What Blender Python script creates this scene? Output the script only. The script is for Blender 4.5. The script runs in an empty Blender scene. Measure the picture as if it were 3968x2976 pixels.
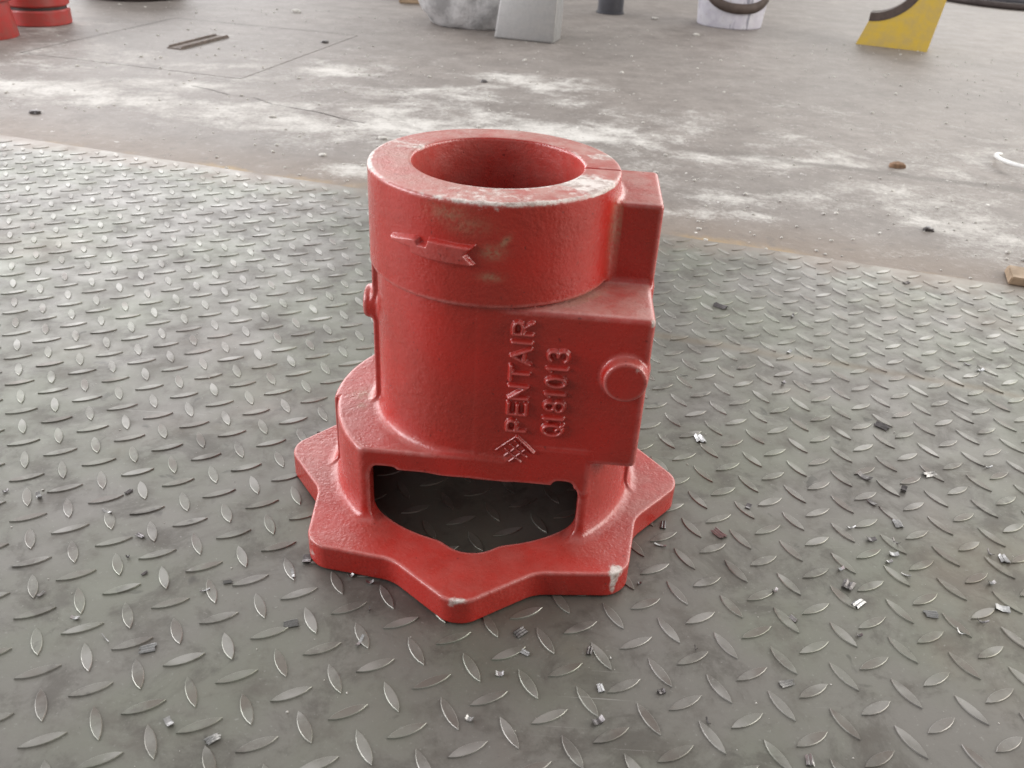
import bpy, bmesh, math, random
import numpy as np
from mathutils import Vector, Matrix

random.seed(7)
S = bpy.context.scene
COL = S.collection
P = 0.032                       # metres per tread-pattern pitch; layout below is in pitches round the casting's axis
R = math.radians

# ------------------------------------------------------------------ camera
cd = bpy.data.cameras.new('camera'); cam = bpy.data.objects.new('camera', cd); COL.objects.link(cam)
PITCH, ROLL = 0.533068, 0.057708
fw = Vector((0, math.cos(PITCH), -math.sin(PITCH)))
r0 = Vector((1, 0, 0)); u0 = Vector((0, math.sin(PITCH), math.cos(PITCH)))
rt = math.cos(ROLL)*r0 + math.sin(ROLL)*u0
up = -math.sin(ROLL)*r0 + math.cos(ROLL)*u0
M = Matrix((rt, up, -fw)).transposed().to_4x4()
M.translation = Vector((0.728, -21.385, 16.285))*P
cam.matrix_world = M
cd.sensor_width = 36; cd.lens = 36*3381.39/3968
cd.clip_start = 0.02; cd.clip_end = 300
cd.dof.use_dof = True; cd.dof.focus_distance = 0.84; cd.dof.aperture_fstop = 13
S.camera = cam

# ------------------------------------------------------------------ light: a big shed, open on the right and at the back left
w = bpy.data.worlds.new('World'); S.world = w; w.use_nodes = True
bg = w.node_tree.nodes['Background']
bg.inputs[0].default_value = (1.0, 0.985, 0.96, 1); bg.inputs[1].default_value = 0.30
def area(name, loc, target, sx, sy, power, color):
    l = bpy.data.lights.new(name, 'AREA'); l.shape = 'RECTANGLE'; l.size = sx; l.size_y = sy
    l.energy = power; l.color = color
    o = bpy.data.objects.new(name, l); COL.objects.link(o); o.location = loc
    o.rotation_euler = (Vector(target)-Vector(loc)).to_track_quat('-Z', 'Y').to_euler()
    return o
area('doorway_light_right', (5.6, 0.2, 2.2), (0, 0.2, 0), 5.0, 3.4, 360, (1.0, 0.96, 0.90))
area('doorway_light_back_right', (5.2, 7.5, 3.0), (0.6, 0.8, 0), 6.0, 4.0, 360, (1.0, 0.99, 0.97))
area('doorway_light_back_left', (-5.0, 7.5, 3.0), (-0.4, 0.6, 0), 7.0, 4.0, 560, (0.99, 0.985, 1.0))
area('doorway_light_left', (-4.6, -0.2, 1.7), (-0.3, 0.3, 0), 4.0, 2.4, 270, (0.99, 0.975, 1.0))
area('roof_light', (0.3, 2.2, 4.8), (0, 2.2, 0), 6.0, 5.0, 110, (1.0, 1.0, 1.0))
S.view_settings.view_transform = 'Standard'; S.view_settings.look = 'None'
S.view_settings.gamma = 1; S.view_settings.use_curve_mapping = False
S.view_settings.exposure = -0.04

# ------------------------------------------------------------------ helpers
def tag(o, label=None, cat=None, group=None, kind=None):
    if label: o['label'] = label
    if cat: o['category'] = cat
    if group: o['group'] = group
    if kind: o['kind'] = kind
    return o
def link(name, me, mat=None, parent=None):
    o = bpy.data.objects.new(name, me); COL.objects.link(o)
    if mat is not None and not me.materials: me.materials.append(mat)
    if parent is not None: o.parent = parent
    return o
def empty(name, loc=(0, 0, 0), rz=0):
    o = bpy.data.objects.new(name, None); COL.objects.link(o)
    o.location = Vector(loc); o.rotation_euler = (0, 0, rz); o.empty_display_size = 0.05
    return o
def mesh(name, v, f, smooth=False):
    me = bpy.data.meshes.new(name); me.from_pydata([tuple(map(float, a)) for a in v], [], [tuple(map(int, a)) for a in f])
    me.update()
    if smooth: me.shade_smooth()
    return me
def from_bm(bm, name, smooth=False):
    me = bpy.data.meshes.new(name); bm.normal_update(); bm.to_mesh(me); bm.free()
    if smooth: me.shade_smooth()
    return me
def lathe(prof, n=64):
    """prof: (r, z) from bottom to top, pitches -> metres"""
    v = []; f = []
    for (r, z) in prof:
        for k in range(n):
            a = 2*math.pi*k/n; v.append((r*math.cos(a)*P, r*math.sin(a)*P, z*P))
    for i in range(len(prof)-1):
        for k in range(n):
            k2 = (k+1) % n; f.append((i*n+k, i*n+k2, (i+1)*n+k2, (i+1)*n+k))
    return v, f
def sharp(me, ang=35):
    me.shade_smooth(); me.set_sharp_from_angle(angle=R(ang)); return me

class NT:
    """tiny node-tree writer"""
    def __init__(s, name):
        s.m = bpy.data.materials.new(name); s.m.use_nodes = True; s.t = s.m.node_tree
        s.b = s.t.nodes['Principled BSDF']; s.o = s.t.nodes['Material Output']
        s.tc = s.t.nodes.new('ShaderNodeTexCoord'); s.geo = s.t.nodes.new('ShaderNodeNewGeometry')
    def put(s, sock, v):
        if isinstance(v, bpy.types.NodeSocket): s.t.links.new(v, sock)
        elif isinstance(v, (tuple, list)) and len(v) == 3 and sock.type == 'RGBA': sock.default_value = (*v, 1)
        else: sock.default_value = v
    def noise(s, vec, scale, detail=4, rough=0.55, dist=0.0, out=0):
        n = s.t.nodes.new('ShaderNodeTexNoise'); s.put(n.inputs['Vector'], vec)
        n.inputs['Scale'].default_value = scale; n.inputs['Detail'].default_value = detail
        n.inputs['Roughness'].default_value = rough; n.inputs['Distortion'].default_value = dist
        return n.outputs[out]
    def math(s, op, a, b=0.0, c=0.0, clamp=False):
        n = s.t.nodes.new('ShaderNodeMath'); n.operation = op; n.use_clamp = clamp
        s.put(n.inputs[0], a); s.put(n.inputs[1], b); s.put(n.inputs[2], c); return n.outputs[0]
    def ramp(s, v, lo, hi, a=0.0, b=1.0):
        n = s.t.nodes.new('ShaderNodeMapRange'); n.interpolation_type = 'SMOOTHSTEP'
        s.put(n.inputs[0], v); n.inputs[1].default_value = lo; n.inputs[2].default_value = hi
        n.inputs[3].default_value = a; n.inputs[4].default_value = b; return n.outputs[0]
    def mix(s, f, a, b):
        n = s.t.nodes.new('ShaderNodeMix'); n.data_type = 'RGBA'
        s.put(n.inputs[0], f); s.put(n.inputs[6], a); s.put(n.inputs[7], b); return n.outputs[2]
    def mapv(s, vec, scale=(1, 1, 1), rot=(0, 0, 0), loc=(0, 0, 0)):
        n = s.t.nodes.new('ShaderNodeMapping'); s.put(n.inputs[0], vec)
        n.inputs[1].default_value = loc; n.inputs[2].default_value = rot; n.inputs[3].default_value = scale; return n.outputs[0]
    def attr(s, name):
        n = s.t.nodes.new('ShaderNodeAttribute'); n.attribute_name = name; return n.outputs['Fac']
    def xyz(s, vec):
        n = s.t.nodes.new('ShaderNodeSeparateXYZ'); s.put(n.inputs[0], vec); return n.outputs
    def bump(s, h, dist, strength=1.0, normal=None):
        n = s.t.nodes.new('ShaderNodeBump'); s.put(n.inputs['Height'], h)
        n.inputs['Distance'].default_value = dist; n.inputs['Strength'].default_value = strength
        if normal is not None: s.put(n.inputs['Normal'], normal)
        return n.outputs[0]
    def set(s, **k):
        nm = dict(color='Base Color', rough='Roughness', metal='Metallic', normal='Normal', spec='Specular IOR Level',
                  coat='Coat Weight', coat_rough='Coat Roughness')
        for a, v in k.items(): s.put(s.b.inputs[nm[a]], v)
        return s.m

# ------------------------------------------------------------------ materials
def mat_paint(name, base=(0.46, 0.022, 0.015)):
    n = NT(name); ob = n.tc.outputs['Object']
    chip, dust, tan = n.attr('chip'), n.attr('dust'), n.attr('stain')
    big = n.noise(ob, 14, 4); mid = n.noise(ob, 70, 4, 0.6); fine = n.noise(ob, 420, 3, 0.6)
    c = n.mix(n.ramp(big, 0.3, 0.7), base, (base[0]*0.78, base[1]*1.25, base[2]*1.25))
    c = n.mix(n.math('MULTIPLY', n.ramp(mid, 0.55, 0.8), 0.10), c, (0.26, 0.04, 0.03))
    d = n.math('MULTIPLY', dust, n.ramp(n.noise(ob, 45, 5, 0.65), 0.25, 0.75, 0.25, 0.8), clamp=True)
    c = n.mix(d, c, (0.47, 0.32, 0.28))
    c = n.mix(n.math('MULTIPLY', n.attr('edge'), n.ramp(n.noise(ob, 120, 5, 0.7), 0.3, 0.65, 0.25, 0.75), clamp=True), c, (0.62, 0.30, 0.28))  # pale pink edges: thin paint plus edge gloss, mixed into the base colour
    t = n.math('MULTIPLY', tan, n.ramp(n.noise(ob, 260, 4, 0.7), 0.35, 0.6, 0.2, 0.9), clamp=True)
    c = n.mix(t, c, (0.36, 0.22, 0.14))
    ck = n.math('ADD', chip, n.math('MULTIPLY', n.math('SUBTRACT', n.noise(ob, 150, 6, 0.72), 0.5), 1.25))
    ck = n.math('MULTIPLY', n.ramp(ck, 0.42, 0.78, 0, 0.9), n.ramp(chip, 0.05, 0.25), clamp=True)
    c = n.mix(ck, c, n.mix(n.ramp(n.noise(ob, 110, 6, 0.75), 0.36, 0.58), (0.36, 0.29, 0.26), (0.76, 0.72, 0.68)))
    pits = n.ramp(n.noise(ob, 260, 2, 0.5), 0.70, 0.75)
    c = n.mix(n.math('MULTIPLY', pits, 0.55), c, (0.09, 0.012, 0.012))
    ro = n.math('ADD', n.ramp(mid, 0.3, 0.7, 0.21, 0.34), n.math('MULTIPLY', n.math('MAXIMUM', d, ck), 0.35), clamp=True)
    h = n.math('ADD', n.math('MULTIPLY', fine, 0.45), n.math('ADD', n.math('MULTIPLY', n.math('MULTIPLY', n.noise(ob, 190, 3, 0.6), n.ramp(big, 0.40, 0.62, 0.35, 1.3)), 0.7), n.math('MULTIPLY', mid, 0.5)))
    h = n.math('SUBTRACT', h, n.math('MULTIPLY', ck, 0.12))
    return n.set(color=c, rough=ro, normal=n.bump(h, 0.0009, 0.8), spec=0.75)
M_PAINT = mat_paint('red_enamel_on_rough_casting')

def mat_plate(name, base, rough, metal, wear):
    n = NT(name); po = n.geo.outputs['Position']
    big = n.noise(po, 3.2, 5, 0.6); mid = n.noise(po, 22, 6, 0.68); fine = n.noise(po, 260, 4, 0.7)
    grn = n.noise(n.mapv(po, loc=(3.1, 1.7, 0)), 6, 4)
    c = n.mix(n.ramp(grn, 0.35, 0.65), base, (base[0]*0.93, base[1]*1.0, base[2]*0.90))
    smu = n.noise(n.mapv(po, loc=(7, 2, 0)), 15, 7, 0.72, 0.4)
    c = n.mix(n.ramp(smu, 0.48, 0.64, 0, 0.62), c, (base[0]*0.45, base[1]*0.42, base[2]*0.40))
    c = n.mix(n.ramp(mid, 0.5, 0.72, 0, 0.6), c, (base[0]*0.62, base[1]*0.58, base[2]*0.55))
    c = n.mix(n.ramp(big, 0.55, 0.75, 0, 0.30), c, (0.19, 0.145, 0.105))
    blot = n.ramp(n.noise(po, 38, 3, 0.5, 0.6), 0.66, 0.76, 0, 0.5)
    c = n.mix(blot, c, (0.045, 0.042, 0.038))
    # brown wash line left by drained water, roughly parallel with the plate's edge
    x = n.xyz(po)
    ln = n.math('ADD', n.math('ADD', x[1], n.math('MULTIPLY', x[0], 0.26)), n.math('MULTIPLY', n.math('SUBTRACT', big, 0.5), 0.05))
    ln = n.math('ABSOLUTE', n.math('SUBTRACT', ln, 0.405))
    c = n.mix(n.math('MULTIPLY', n.ramp(ln, 0.0, 0.016, 0.45, 0.0), n.ramp(x[0], 0.10, 0.2)), c, (0.15, 0.115, 0.075))
    ed = n.math('SUBTRACT', n.math('ADD', x[1], n.math('MULTIPLY', x[0], 0.268)), 25.0*P)
    ed = n.math('ADD', ed, n.math('MULTIPLY', n.math('SUBTRACT', n.noise(po, 11, 7, 0.72), 0.5), 0.30))
    c = n.mix(n.ramp(ed, -0.10, 0.02, 0.0, 0.75), c, (0.235, 0.195, 0.165))
    dustm = n.ramp(n.noise(n.mapv(po, scale=(1, 1.6, 1)), 9, 6, 0.7), 0.52, 0.75)
    dustm = n.math('MULTIPLY', dustm, n.ramp(x[1], 0.15, 0.8, 0.05, 0.55))
    c = n.mix(dustm, c, (0.46, 0.45, 0.42))
    c = n.mix(n.ramp(fine, 0.60, 0.75, 0, 0.35), c, (0.42, 0.42, 0.40))
    c = n.mix(n.ramp(fine, 0.40, 0.25, 0, 0.35), c, (0.05, 0.05, 0.045))
    ro = n.math('ADD', n.ramp(mid, 0.3, 0.7, rough-0.07, rough+0.09), n.math('MULTIPLY', dustm, 0.2), clamp=True)
    for ang, lo in ((28, 0.70), (-61, 0.72), (70, 0.73)):
        sc = n.noise(n.mapv(po, scale=(5, 240, 1), rot=(0, 0, R(ang))), 1.0, 3, 0.6)
        c = n.mix(n.ramp(sc, lo, lo+0.06, 0, 0.38), c, (0.46, 0.45, 0.43))
    if wear == 1:
        lz = n.noise(po, 24, 1, 0.4)
        c = n.mix(n.ramp(lz, 0.50, 0.70, 0, 0.55), c, (0.12, 0.095, 0.08))
        c = n.mix(n.ramp(lz, 0.48, 0.30, 0, 0.45), c, (0.36, 0.35, 0.335))
    h = n.math('ADD', n.math('MULTIPLY', fine, 0.25), n.math('ADD', n.math('MULTIPLY', mid, 0.8), n.math('MULTIPLY', n.noise(po, 7, 2), 6.0)))
    return n.set(color=c, rough=ro, metal=metal, normal=n.bump(h, 0.0006, 0.5), spec=0.5)
M_PLATE = mat_plate('worn_steel_plate', (0.166, 0.157, 0.143), 0.50, 0.50, 0)
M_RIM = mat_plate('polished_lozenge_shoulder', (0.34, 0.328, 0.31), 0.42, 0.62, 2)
M_LOZ = mat_plate('walked_steel_lozenge', (0.200, 0.190, 0.176), 0.45, 0.52, 1)

BLOBS = [(-22, 43.5, 4.5, 2.5), (-17.3, 40.9, 3.5, 2.2), (-27, 44, 6, 2.0), (-2.6, 43.2, 5, 3.0), (7.2, 42.8, 4, 1.6),
         (12, 26.5, 3.5, 0.7), (15.3, 30.0, 4, 1.2), (18.6, 38.1, 4, 1.2), (25, 26.6, 2.0, 1.2), (27.5, 23.5, 3.0, 2.2),
         (-29, 50.6, 5, 1.5), (-15.3, 60.2, 3, 2.5), (-7.4, 43.5, 3, 3), (-6, 52, 3, 3), (2, 60, 5, 3), (-36, 47, 6, 2), (-4, 37, 5, 2.0), (-9.5, 31, 2.5, 1.2)]
def mat_concrete():
    n = NT('dusty_shop_floor_concrete'); po = n.geo.outputs['Position']
    x = n.xyz(po)
    big = n.noise(po, 1.1, 5, 0.6); mid = n.noise(po, 9, 6, 0.65); fine = n.noise(po, 120, 5, 0.7)
    c = n.mix(n.ramp(mid, 0.3, 0.7), (0.172, 0.149, 0.134), (0.250, 0.221, 0.201))
    c = n.mix(n.ramp(big, 0.35, 0.7, 0, 0.6), c, (0.165, 0.148, 0.136))
    c = n.mix(n.ramp(fine, 0.58, 0.74, 0, 0.5), c, (0.45, 0.43, 0.40))
    c = n.mix(n.ramp(fine, 0.42, 0.28, 0, 0.45), c, (0.11, 0.10, 0.09))
    # trodden rust-brown strip along the plate
    e = n.math('SUBTRACT', n.math('ADD', x[1], n.math('MULTIPLY', x[0], 0.268)), 25.0*P)
    e2 = n.math('ADD', e, n.math('MULTIPLY', n.math('SUBTRACT', mid, 0.5), 0.12))
    c = n.mix(n.ramp(e2, 0.02, 0.22, 0.55, 0.0), c, (0.20, 0.150, 0.112))
    rust = n.math('MULTIPLY', n.ramp(e2, 0.0, 0.035, 1.0, 0.0), n.ramp(n.noise(po, 3.5, 3), 0.45, 0.6))
    c = n.mix(n.math('MULTIPLY', rust, 0.8), c, (0.36, 0.24, 0.10))
    gt = n.math('ABSOLUTE', n.math('ADD', n.math('SUBTRACT', e, 18.65*P), n.math('MULTIPLY', n.math('SUBTRACT', mid, 0.5), 0.09)))
    gt = n.math('MULTIPLY', n.ramp(gt, 0.004, 0.028, 0.62, 0.0), n.ramp(x[0], 0.35, 0.7))
    spk = n.noise(po, 34, 8, 0.75)
    c = n.mix(n.ramp(spk, 0.52, 0.70, 0, 0.5), c, (0.11, 0.096, 0.087))
    c = n.mix(n.ramp(spk, 0.46, 0.30, 0, 0.5), c, (0.34, 0.31, 0.285))
    # spilt white powder: swept blobs + a broken dusting
    m = None
    wob = n.mapv(n.noise(po, 4, 4, 0.6, out=1), loc=(-0.5, -0.5, -0.5))
    for (bx, by, sx, sy) in BLOBS:
        dx = n.math('MULTIPLY', n.math('SUBTRACT', x[0], bx*P), 1/(sx*P)); dy = n.math('MULTIPLY', n.math('SUBTRACT', x[1], by*P), 1/(sy*P))
        d = n.math('ADD', n.math('MULTIPLY', dx, dx), n.math('MULTIPLY', dy, dy))
        g = n.ramp(d, 0.0, 3.2, 1.0, 0.0)
        m = g if m is None else n.math('MAXIMUM', m, g)
    sw = n.mapv(po, scale=(1.0, 1.15, 1), rot=(0, 0, R(12)))
    n1 = n.noise(sw, 2.6, 9, 0.66, 0.25); n2 = n.noise(sw, 8, 10, 0.76, 0.35)
    lane = n.math('MULTIPLY', n.ramp(e, 0.02, 0.45), n.ramp(e, 0.8, 1.6, 1.0, -0.35))
    v = n.math('ADD', n.math('MULTIPLY', m, 0.26), n.math('MULTIPLY', lane, 0.22))
    v = n.math('ADD', v, n.math('ADD', n.math('MULTIPLY', n.math('SUBTRACT', n1, 0.5), 1.3), n.math('MULTIPLY', n.math('SUBTRACT', n2, 0.5), 1.5)))
    v = n.math('ADD', v, n.math('MULTIPLY', n.math('SUBTRACT', fine, 0.5), 0.55))
    pw = n.ramp(v, 0.14, 0.70, 0.0, 0.92)
    c = n.mix(pw, c, (0.62, 0.60, 0.57))
    c = n.mix(gt, c, (0.115, 0.10, 0.088))
    sp = n.math('MULTIPLY', n.ramp(n.noise(po, 60, 2, 0.4), 0.74, 0.78), n.ramp(e, 0.0, 1.6, 0.9, 0.3))
    c = n.mix(sp, c, (0.78, 0.77, 0.74))
    h = n.math('ADD', n.math('MULTIPLY', fine, 0.6), n.math('ADD', n.math('MULTIPLY', mid, 1.2), n.math('MULTIPLY', pw, 0.8)))
    return n.set(color=c, rough=n.ramp(pw, 0, 1, 0.62, 0.95), normal=n.bump(h, 0.0018, 0.55), spec=0.4)
M_CONC = mat_concrete()
def simple(name, col, rough=0.5, metal=0.0, var=0.25, scale=20, bump=0.0005, spec=0.5, col2=None):
    n = NT(name); ob = n.tc.outputs['Object']
    a = n.noise(ob, scale, 6, 0.65); b = n.noise(ob, scale*7, 4, 0.65)
    c2 = col2 or tuple(k*(1-var) for k in col)
    c = n.mix(n.ramp(a, 0.35, 0.68), col, c2)
    c = n.mix(n.ramp(b, 0.58, 0.75, 0, 0.4), c, tuple(min(1, k*1.3) for k in col))
    return n.set(color=c, rough=n.ramp(a, 0.3, 0.7, max(0.05, rough-0.08), min(1, rough+0.08)), metal=metal,
                 normal=n.bump(n.math('ADD', a, n.math('MULTIPLY', b, 0.5)), bump, 0.7), spec=spec)
M_PIT = simple('dirt_in_joint', (0.115, 0.10, 0.09), 0.9)
M_BRIGHT = simple('fresh_cut_steel', (0.42, 0.42, 0.42), 0.42, 0.85, 0.3, 300, 0.0002)
M_DARK = simple('blackened_steel', (0.15, 0.14, 0.14), 0.38, 0.7, 0.4, 300, 0.0002)
M_GREY = simple('dull_steel', (0.33, 0.325, 0.32), 0.38, 0.75, 0.35, 300, 0.0002)
M_RED2 = simple('red_enamel', (0.36, 0.03, 0.026), 0.36, 0, 0.3, 25, 0.0004, col2=(0.27, 0.05, 0.04))
M_ALU = simple('cast_aluminium', (0.50, 0.50, 0.50), 0.38, 0.75, 0.22, 30, 0.0006)
M_SACK = simple('dusty_grey_wrap', (0.52, 0.51, 0.51), 0.75, 0, 0.5, 11, 0.008)
M_PIPE = simple('slate_grey_pipe', (0.075, 0.075, 0.088), 0.5, 0.1, 0.3, 20, 0.0004)
M_YEL = simple('yellow_paint', (0.60, 0.41, 0.05), 0.6, 0, 0.0, 18, 0.001, col2=(0.50, 0.36, 0.11))
M_BRN = simple('brown_bare_edge', (0.085, 0.06, 0.05), 0.7, 0, 0.3, 30, 0.001)
M_WOOD = simple('pale_wood', (0.34, 0.245, 0.16), 0.7, 0, 0.3, 40, 0.0008)
M_TYRE = simple('dark_rusty_iron', (0.06, 0.045, 0.042), 0.7, 0.2, 0.4, 20, 0.001)
M_WHITE = simple('white_plastic', (0.70, 0.70, 0.68), 0.45, 0, 0.1, 60, 0.0002)
M_CLOD = simple('brown_clod', (0.25, 0.15, 0.09), 0.9, 0, 0.4, 90, 0.002)
M_GRIT = simple('pale_grit', (0.60, 0.58, 0.54), 0.8, 0, 0.4, 90, 0.0005)
M_RUSTBAR = simple('rusty_bar', (0.17, 0.135, 0.115), 0.75, 0.2, 0.4, 60, 0.0006)
def mat_bucket():
    n = NT('paint_streaked_bucket'); ob = n.tc.outputs['Object']
    st = n.noise(n.mapv(ob, scale=(1, 1, 0.13)), 42, 4, 0.6); b = n.noise(ob, 26, 5, 0.6)
    c = n.mix(n.ramp(b, 0.35, 0.65), (0.62, 0.61, 0.66), (0.52, 0.50, 0.57))
    c = n.mix(n.ramp(st, 0.56, 0.64, 0, 0.85), c, (0.20, 0.20, 0.25))
    c = n.mix(n.ramp(n.noise(ob, 60, 4), 0.6, 0.75, 0, 0.6), c, (0.40, 0.35, 0.28))
    return n.set(color=c, rough=0.5, normal=n.bump(st, 0.001, 0.5))
M_BUCKET = mat_bucket()

# ------------------------------------------------------------------ setting: shop floor
def line_cut(bm, a, b):
    a = Vector(a); d = Vector(b)-a; nrm = Vector((d.y, -d.x, 0)).normalized()
    bmesh.ops.bisect_plane(bm, geom=bm.verts[:]+bm.edges[:]+bm.faces[:], plane_co=(a.x, a.y, 0), plane_no=nrm)
def inside(q, p):
    s = [((q[(i+1) % 4][0]-q[i][0])*(p[1]-q[i][1])-(q[(i+1) % 4][1]-q[i][1])*(p[0]-q[i][0])) for i in range(4)]
    return all(k > 0 for k in s) or all(k < 0 for k in s)
def quad_line(a, b, wd):
    a = Vector((a[0], a[1])); b = Vector((b[0], b[1])); n = Vector((-(b-a).y, (b-a).x)).normalized()*wd/2
    return [tuple(a+n), tuple(a-n), tuple(b-n), tuple(b+n)]
Zc = -0.003
bm = bmesh.new()
bmesh.ops.create_grid(bm, x_segments=1, y_segments=1, size=60, matrix=Matrix.Translation((0, 20, Zc)))
cover = [(-23.5, 54.2), (-18.0, 78.5), (-39.5, 83.2), (-45.0, 59.6)]
cover = [(x*P, y*P) for x, y in cover]
joints = [cover,
          ]
rj = np.random.RandomState(2)
def crack(a, b, n, wd, jit):
    ps = [(a[0]+(b[0]-a[0])*k/n, a[1]+(b[1]-a[1])*k/n+rj.normal(0, jit)) for k in range(n+1)]
    return [quad_line((p[0]*P, p[1]*P), (q[0]*P, q[1]*P), wd*rj.uniform(0.35, 1.2)) for p, q in zip(ps[:-1], ps[1:])]
joints += crack((-26.5, 50.8), (-11, 42.4), 8, 0.004, 0.2)
for q in joints:
    for i in range(4): line_cut(bm, q[i], q[(i+1) % 4])
kill = [f for f in bm.faces if any(inside(q, f.calc_center_median()) for q in joints)]
bmesh.ops.delete(bm, geom=kill, context='FACES')
floor = link('concrete_floor', from_bm(bm, 'concrete_floor'), M_CONC); tag(floor, kind='structure')
cc = Vector((sum(p[0] for p in cover)/4, sum(p[1] for p in cover)/4))
inn = [cc+(Vector(p)-cc)*0.988 for p in cover]
v = [(p.x, p.y, z) for z in (Zc, Zc-0.004) for p in inn]
slab = link('access_cover', mesh('access_cover', v, [(0, 1, 2, 3), (0, 4, 5, 1), (1, 5, 6, 2), (2, 6, 7, 3), (3, 7, 4, 0)]), M_CONC, floor)
pit = link('joint_bed', mesh('joint_bed', [(-60, -40, Zc-0.004), (60, -40, Zc-0.004), (60, 80, Zc-0.004), (-60, 80, Zc-0.004)], [(0, 1, 2, 3)]), M_PIT, floor)

# ------------------------------------------------------------------ setting: tread plate with raised lozenges
LA = -1.06663747
E1 = np.array([math.cos(LA), math.sin(LA)]); E2 = np.array([-math.sin(LA), math.cos(LA)])
O0 = np.array([-13.76983+0.728, 19.61108-21.385])
ES = -0.268; EO = 25.0        # far edge of the plate: y = EO + ES * x
xa, xb, yn = -62, 62, -32
bm = bmesh.new()
N = 60; rng = np.random.RandomState(3)
topv = [(xa+(xb-xa)*k/N, EO+ES*(xa+(xb-xa)*k/N)+rng.uniform(-.05, .05)) for k in range(N+1)]
poly = topv[::-1]+[(xa, yn), (xb, yn)]
vt = [bm.verts.new((a*P, b*P, 0)) for a, b in poly]; bm.faces.new(vt)
vb = [bm.verts.new((a*P, b*P, -0.0028)) for a, b in poly]
for i in range(len(poly)): j = (i+1) % len(poly); bm.faces.new((vt[i], vb[i], vb[j], vt[j]))
bmesh.ops.recalc_face_normals(bm, faces=bm.faces[:])
plate = link('tread_plate_floor', from_bm(bm, 'tread_plate_floor'), M_PLATE)
tag(plate, kind='structure')
def lozenge(L=0.96, Wd=0.255, H=0.034):
    n = 7; v = []; f = []
    def ring(l, wd, z):
        xs = [-l/2+l*k/(n-1) for k in range(n)]
        top = [(x, wd/2*(1-(2*x/l)**2)**0.85) for x in xs]; bot = [(x, -y) for x, y in top[-2:0:-1]]
        return [(a*P, b*P, z*P) for a, b in top+bot]
    for l, wd, z in ((L, Wd, -0.01), (L*0.985, Wd*0.95, H*0.75), (L*0.955, Wd*0.86, H)): v += ring(l, wd, z)
    m = len(v)//3
    for i in range(2):
        for k in range(m): k2 = (k+1) % m; f.append((i*m+k2, i*m+k, (i+1)*m+k, (i+1)*m+k2))
    f.append(tuple(range(2*m, 3*m))[::-1])
    return np.array(v), f
lv, lf = lozenge()
NSIDE = 24
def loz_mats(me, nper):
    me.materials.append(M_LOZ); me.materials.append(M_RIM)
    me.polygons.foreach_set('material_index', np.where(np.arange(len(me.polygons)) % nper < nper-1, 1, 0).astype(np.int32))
lme = mesh('raised_lozenge', lv, lf); loz_mats(lme, len(lf)); sharp(lme, 30)
camp = np.array([0.728, -21.385])
cells = []
for i in range(-90, 90):
    for j in range(-90, 90):
        q = O0+i*E1+j*E2
        if xa+1 < q[0] < xb-1 and yn+1 < q[1] < EO+ES*q[0]-0.55: cells.append((q[0], q[1], i, j))
# visible ones by projected size: nearest to the camera and inside the view
def ndc(x, y, z=0.0):
    d = Vector((x*P, y*P, z*P))-M.translation; zz = d.dot(fw)
    if zz <= 0: return 9, 9, zz
    return d.dot(rt)/zz*cd.lens/18, d.dot(up)/zz*cd.lens/13.5, zz
def shown(c):
    a, b, zz = ndc(c[0], c[1]); return abs(a) < 1.02 and abs(b) < 1.03 and zz > 0
def hid(c):  # behind or under the casting
    x, y = c[0], c[1]
    if math.hypot(x, y) < 5.1 and not (abs(x) < 3 and -3.3 < y < 0.6): return True
    return y > 0 and abs(x+0.01*y-0.7*0) < 3.6 and y < 15
vis = sorted([c for c in cells if shown(c) and not hid(c)], key=lambda c: math.hypot(c[0]-camp[0], c[1]-camp[1]))
near = set((c[2], c[3]) for c in vis[:300])
far_v = []; far_f = []
for (x, y, i, j) in cells:
    ang = LA if (i+j) % 2 == 0 else LA+math.pi/2
    ang += rng.normal(0, 0.012); dx, dy = rng.normal(0, 0.008, 2); sc = 1+rng.normal(0, 0.02)
    if (i, j) in near:
        o = link('raised_lozenge', lme, None, plate)
        o.location = ((x+dx)*P, (y+dy)*P, 0); o.rotation_euler = (0, 0, ang); o.scale = (sc, 1+rng.normal(0, 0.04), 1)
    else:
        c, s = math.cos(ang)*sc, math.sin(ang)*sc
        b = len(far_v)
        for q in lv: far_v.append((q[0]*c-q[1]*s+x*P, q[0]*s+q[1]*c+y*P, q[2]))
        far_f += [tuple(k+b for k in ff) for ff in lf]
fme = mesh('raised_lozenge_field', far_v, far_f); loz_mats(fme, len(lf)); sharp(fme, 30)
tag(link('raised_lozenge_field', fme, None, plate), kind='stuff')

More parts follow.
